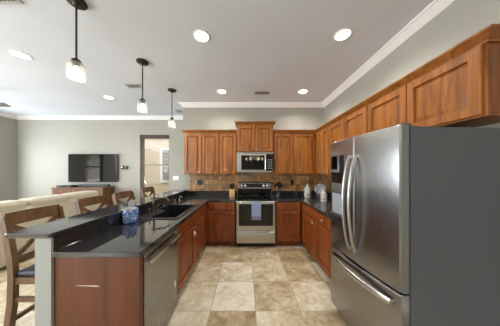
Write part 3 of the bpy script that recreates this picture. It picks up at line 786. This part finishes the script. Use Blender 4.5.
def pendant(x, y, label):
    t = thing('pendant_light', label, 'pendant light', (x, y, CE), 0, 'pendants over the bar')
    obj('canopy', MB().lathe([(.075, -.0006), (.078, -.012), (.07, -.022), (.03, -.028), (.014, -.045)], n=28), 'bronze', t)
    obj('rod', MB().tube([(0, 0, -.04), (0, 0, -.53)], .0075, 10), 'bronze', t)
    obj('socket_cap', MB().lathe([(.010, -.525), (.02, -.53), (.036, -.548), (.038, -.56), (.038, -.566), (.02, -.57), (.018, -.60), (.005, -.602)], n=20), 'bronze', t)
    obj('glass_shade', MB().lathe([(.036, -.563), (.052, -.572), (.062, -.588), (.067, -.62), (.064, -.712), (.061, -.712), (.0635, -.62), (.059, -.590), (.050, -.576), (.036, -.567), (.036, -.563)], n=28, cap=False), 'seeded', t)
    obj('bulb', MB().lathe([(.012, -.602), (.014, -.615), (.026, -.64), (.028, -.66), (.022, -.682), (.004, -.69)], n=16), 'bulb', t)
    l = bpy.data.lights.new('pendant_glow', 'POINT'); l.energy = PEND_W; l.shadow_soft_size = .03; l.color = (1, .85, .62)
    o = bpy.data.objects.new('pendant_glow', l); COL.objects.link(o); o.parent = t; o.location = (0, 0, -.76)
pendant(-1.545, 1.53, 'clear glass pendant lamp on a dark rod, nearest and largest of the three')
pendant(-1.465, 2.378, 'clear glass pendant lamp on a dark rod, middle one of the three')
pendant(-1.416, 3.215, 'clear glass pendant lamp nearest the kitchen wall cabinets, smallest in view')

def vent(x, y, w, d, label, frame='vent', grp=None):
    t = thing('ceiling_vent', label, 'ceiling vent', (x, y, CE)); mb = MB()
    f = .022
    mb.box(-w / 2, -d / 2, -.012, -w / 2 + f, d / 2, -.0006).box(w / 2 - f, -d / 2, -.012, w / 2, d / 2, -.0006).box(-w / 2 + f, -d / 2, -.012, w / 2 - f, -d / 2 + f, -.0006).box(-w / 2 + f, d / 2 - f, -.012, w / 2 - f, d / 2, -.0006)
    obj('frame', mb, frame, t)
    obj('duct_opening', B(-w / 2 + f, -d / 2 + f, -.003, w / 2 - f, d / 2 - f, -.0008), 'ventdark', t)
    n = max(3, int(w / .035)); mb = MB()
    for k in range(n):
        xx = -w / 2 + f + (k + .5) * (w - 2 * f) / n; mb.box(xx - .009, -d / 2 + f, -.011, xx + .004, d / 2 - f, -.0035)
    obj('louver', mb, frame, t)
vent(.316, 3.32, .30, .15, 'white slotted ceiling vent between two downlights above the stove')
vent(-2.05, 3.05, .24, .14, 'pale ceiling vent between the middle pendant and the living room downlight')
vent(-1.73, 4.34, .16, .22, 'small ceiling vent in the gap behind the farthest pendant', 'ventdark2' if 'ventdark2' in M else 'vent')
vent(-2.36, 1.40, .62, .30, 'large return air grille at the top left corner of the photo')

# ceiling fan (one blade tip reaches into view)
t = thing('ceiling_fan', 'dark bladed ceiling fan at the left edge over the living room', 'ceiling fan', (-5.35, 3.22, CE))
obj('downrod', MB().tube([(0, 0, -.0006), (0, 0, -.2)], .012), 'bronze', t)
obj('canopy', MB().lathe([(.07, -.0006), (.07, -.02), (.03, -.06), (.014, -.06)]), 'bronze', t)
obj('motor', MB().lathe([(.03, -.19), (.11, -.21), (.125, -.25), (.11, -.30), (.06, -.33), (.01, -.335)], n=28), 'bronze', t)
for k in range(3):
    a = 2 * PI * k / 3 + .10; m = Matrix.Rotation(a, 4, 'Z') @ Matrix.Rotation(math.radians(-16), 4, 'X')
    tb = MB(); tb.box(.17, -.06, -.262, .70, .06, -.254, bev=.003).box(.08, -.02, -.268, .22, .02, -.2625)
    for v in tb.b.verts: v.co = m @ (v.co + Vector((0, 0, .26))) + Vector((0, 0, -.26))
    obj('blade', tb, 'fanblade', t)

# ------------------------------------------------------------------ bar stools
def stool():
    t = thing('bar_stool', '', 'bar stool', (0, 0, 0), 0, 'stools along the bar ledge')
    def post(y):
        pts = [(-.235, y, .0006), (-.205, y, .20), (-.175, y, .42), (-.168, y, .62), (-.18, y, .78), (-.21, y, .95), (-.245, y, 1.10)]
        return MB().sweep3(pts, [(.019, .024), (-.019, .024), (-.019, -.024), (.019, -.024)], up=Vector((0, 1, 0)))
    for y in (-.195, .195): obj('rear_leg', post(y), 'stool', t)
    for y in (-.185, .185): obj('front_leg', MB().sweep3([(.19, y, .0006), (.19, y, .595)], [(.02, .02), (-.02, .02), (-.02, -.02), (.02, -.02)], up=Vector((0, 1, 0))), 'stool', t)
    obj('seat_frame', MB().box(-.15, -.165, .565, .21, -.205, .62).box(-.15, .165, .565, .21, .205, .62).box(.17, -.164, .565, .21, .164, .62).box(-.15, -.164, .565, -.12, .164, .62), 'stool', t)
    obj('seat', B(-.145, -.20, .6205, .215, .20, .668, bev=.02, seg=4), 'leather', t)
    # curved top rail
    def rail(z0, z1, x0, x1, bowd, yw=.178):
        n = 8; rs = []
        for i in range(n + 1):
            y = -yw + 2 * yw * i / n; b_ = -bowd * (1 - (y / yw) ** 2)
            rs.append([(x0 + b_ - .013, y, z0), (x0 + b_ + .013, y, z0), (x1 + b_ + .013, y, z1), (x1 + b_ - .013, y, z1)])
        return MB().rings(rs)
    obj('top_rail', rail(1.02, 1.125, -.226, -.248, .025, .20), 'stool', t)
    obj('lower_rail', rail(.715, .765, -.178, -.182, .012), 'stool', t)
    mb = MB()
    mb.sweep3([(-.185, -.172, .768), (-.213, 0, .893), (-.235, .172, 1.018)], [(.009, .02), (-.009, .02), (-.009, -.02), (.009, -.02)], up=Vector((1, 0, 0)))
    obj('cross_slat', mb, 'stool', t)
    mb = MB().sweep3([(-.187, .172, .768), (-.215, 0, .893), (-.237, -.172, 1.018)], [(.009, .02), (-.009, .02), (-.009, -.02), (.009, -.02)], up=Vector((1, 0, 0)))
    obj('cross_slat', mb, 'stool', t)
    for y in (-.19, .19): obj('stretcher', B(-.18, y - .011, .42, .175, y + .011, .455), 'stool', t)
    obj('footrest', B(.178, -.17, .24, .205, .17, .28), 'stool', t); obj('stretcher', B(-.212, -.17, .24, -.19, .17, .275), 'stool', t)
    return t
st = stool()
for i, (x, y, lab) in enumerate([(-1.70, 1.545, 'brown X-back bar stool with dark seat nearest the camera at left'), (-1.80, 2.235, 'brown X-back bar stool, second from the camera along the bar ledge'),
                           (-1.80, 2.80, 'brown X-back bar stool, third along the bar, just left of the ceramic crock'), (-1.86, 3.58, 'brown X-back bar stool farthest away, in front of the living room window')]):
    o = st if i == 0 else copy_tree(st)
    o.location = (x, y, 0); o['label'] = lab

# ------------------------------------------------------------------ living room
def sofa():
    t = thing('sofa', 'long cream upholstered sofa seen from behind, beyond the bar stools', 'sofa', (-3.55, 0, 0)); y0, y1 = 2.14, 4.13
    obj('base', B(-.95, y0, .05, -.05, y1, .42, bev=.03, seg=3), 'sofa', t)
    obj('back_panel', MB().rings([[(-.32, y, .42), (-.02, y, .06), (.02, y, .3), (.0, y, .6), (-.03, y, .86), (-.12, y, .9), (-.28, y, .86)] for y in (y0, y1)]), 'sofa', t)
    n = 3; w = (y1 - y0) / n
    for k in range(n):
        a, b = y0 + k * w + .012, y0 + (k + 1) * w - .012
        obj('back_cushion', B(-.36, a, .80, -.03, b, 1.0, bev=.075, seg=5), 'sofa', t)
        obj('seat_cushion', B(-.93, a, .425, -.36, b, .55, bev=.04, seg=3), 'sofa', t)
    for a in (y0 - .2, y1): obj('arm', B(-.95, a + .004, .03, -.03, a + .18, .68, bev=.06, seg=4), 'sofa', t)
sofa()
t = thing('media_console', 'brown wooden media console against the wall under the television', 'media console', (-4.385, 4.56, 0)); hw = .675
obj('top', B(-hw, -.2, 1.0, hw, .2, 1.04, bev=.004), 'console', t)
obj('side_panel', B(-hw + .01, -.19, .06, -hw + .05, .19, .9995), 'console', t); obj('side_panel', B(hw - .05, -.19, .06, hw - .01, .19, .9995), 'console', t)
obj('back_panel', B(-hw + .05, .17, .06, hw - .05, .19, .9995), 'console', t); obj('bottom_shelf', B(-hw + .05, -.19, .1, hw - .05, .17, .14), 'console', t)
for a, b in ((-hw + .055, -.22), (-.215, .215), (.22, hw - .055)):
    d = obj('door', MB().rings([ring_rect(a, b, .145, .99, 0, -.17), ring_rect(a, b, .145, .99, 0, -.19), ring_rect(a, b, .145, .99, .06, -.19), ring_rect(a, b, .145, .99, .065, -.18)]), 'console', t)
    obj('knob', MB().lathe([(.006, 0), (.006, .01), (.014, .016), (.005, .024)], (b - .04, -.19, .6), 'y', 12), 'bronze', d)
for x in (-hw + .04, hw - .04):
    for y in (-.16, .16): obj('foot', B(x - .025, y - .025, .0005, x + .025, y + .025, .06), 'console', t)
t = thing('television', 'large flat black television mounted on the living room wall', 'television', (-4.30, 4.71, 1.553))
obj('frame', B(-.69, 0, -.395, .69, .035, .395, bev=.006), 'black', t)
obj('screen', B(-.68, -.0015, -.383, .68, -.0003, .387), 'screen', t)
obj('wall_bracket', B(-.2, .0352, -.15, .2, .0695, .15), 'black', t)
mb = MB()
for x in (-.02, .06): mb.tube([(x, .045, -.39), (x - .01, .05, -.44), (x, .05, -.50)], .004, 6)
obj('cable', mb, 'white', t)
t = thing('soundbar', 'long black soundbar on the media console under the television', 'soundbar', (-4.16, 4.6, 1.0405))
obj('body', B(-.41, -.05, .0, .41, .05, .065, bev=.008), 'black', t); obj('grille', B(-.39, -.0525, .008, .39, -.0502, .057), 'gasket', t)
t = thing('cable_box', 'small black set-top box left of the soundbar on the console', 'set-top box', (-4.80, 4.52, 1.0405))
obj('body', B(-.19, -.1, 0, .19, .1, .05, bev=.004), 'black', t); obj('display', B(-.05, -.1015, .015, .06, -.1002, .035), 'display', t)
t = thing('wall_control', 'small pair of black round controls on the wall right of the television', 'wall control', (-3.44, LY, 1.575))
obj('mount', B(-.06, -.012, -.02, .06, -.0005, .02, bev=.004), 'black', t)
for x in (-.055, .045): 
    q = obj('dial', MB().lathe([(.045, .0125), (.05, .02), (.05, .05), (.04, .06), (.005, .062)], (x, 0, 0), 'y', 20), 'black', t)
obj('face', MB().lathe([(.022, .0625), (.022, .064), (.004, .0645)], (-.055, 0, 0), 'y', 16), 'white', t)
t = thing('side_table', 'dark side table by the left wall beyond the sofa', 'side table', (-6.2, 3.98, 0))
obj('table_top', B(-.25, -.22, .63, .25, .22, .66, bev=.004), 'bronze', t)
for x in (-.21, .21):
    for y in (-.18, .18): obj('leg', B(x - .02, y - .02, .0005, x + .02, y + .02, .6295), 'bronze', t)

# dining area behind the camera: chandelier mirrored in the microwave door
t = thing('chandelier', 'bronze chandelier with warm glowing bulbs, mirrored in the microwave door', 'chandelier', (.42, -1.6, CE))
obj('canopy', MB().lathe([(.07, -.0006), (.07, -.02), (.02, -.04)]), 'bronze', t)
obj('rod', MB().tube([(0, 0, -.03), (0, 0, -1.1)], .01), 'bronze', t)
obj('hub', MB().lathe([(.012, -.92), (.04, -.98), (.05, -1.05), (.02, -1.12), (.004, -1.14)]), 'bronze', t)
for k in range(6):
    a = PI / 3 * k; c_, s_ = math.cos(a), math.sin(a)
    obj('arm', MB().tube([(.04 * c_, .04 * s_, -1.05), (.2 * c_, .2 * s_, -1.12), (.36 * c_, .36 * s_, -1.07), (.40 * c_, .40 * s_, -1.0)], .008, 8), 'bronze', t)
    obj('bulb', MB().lathe([(.012, -1.0), (.03, -.965), (.034, -.935), (.02, -.90), (.004, -.885)], (.40 * c_, .40 * s_, 0), n=14), 'bulb', t)
l = bpy.data.lights.new('chandelier_glow', 'POINT'); l.energy = CHAN_W; l.shadow_soft_size = .3; l.color = (1, .9, .75)
o = bpy.data.objects.new('chandelier_glow', l); COL.objects.link(o); o.parent = t; o.location = (0, 0, -.7)
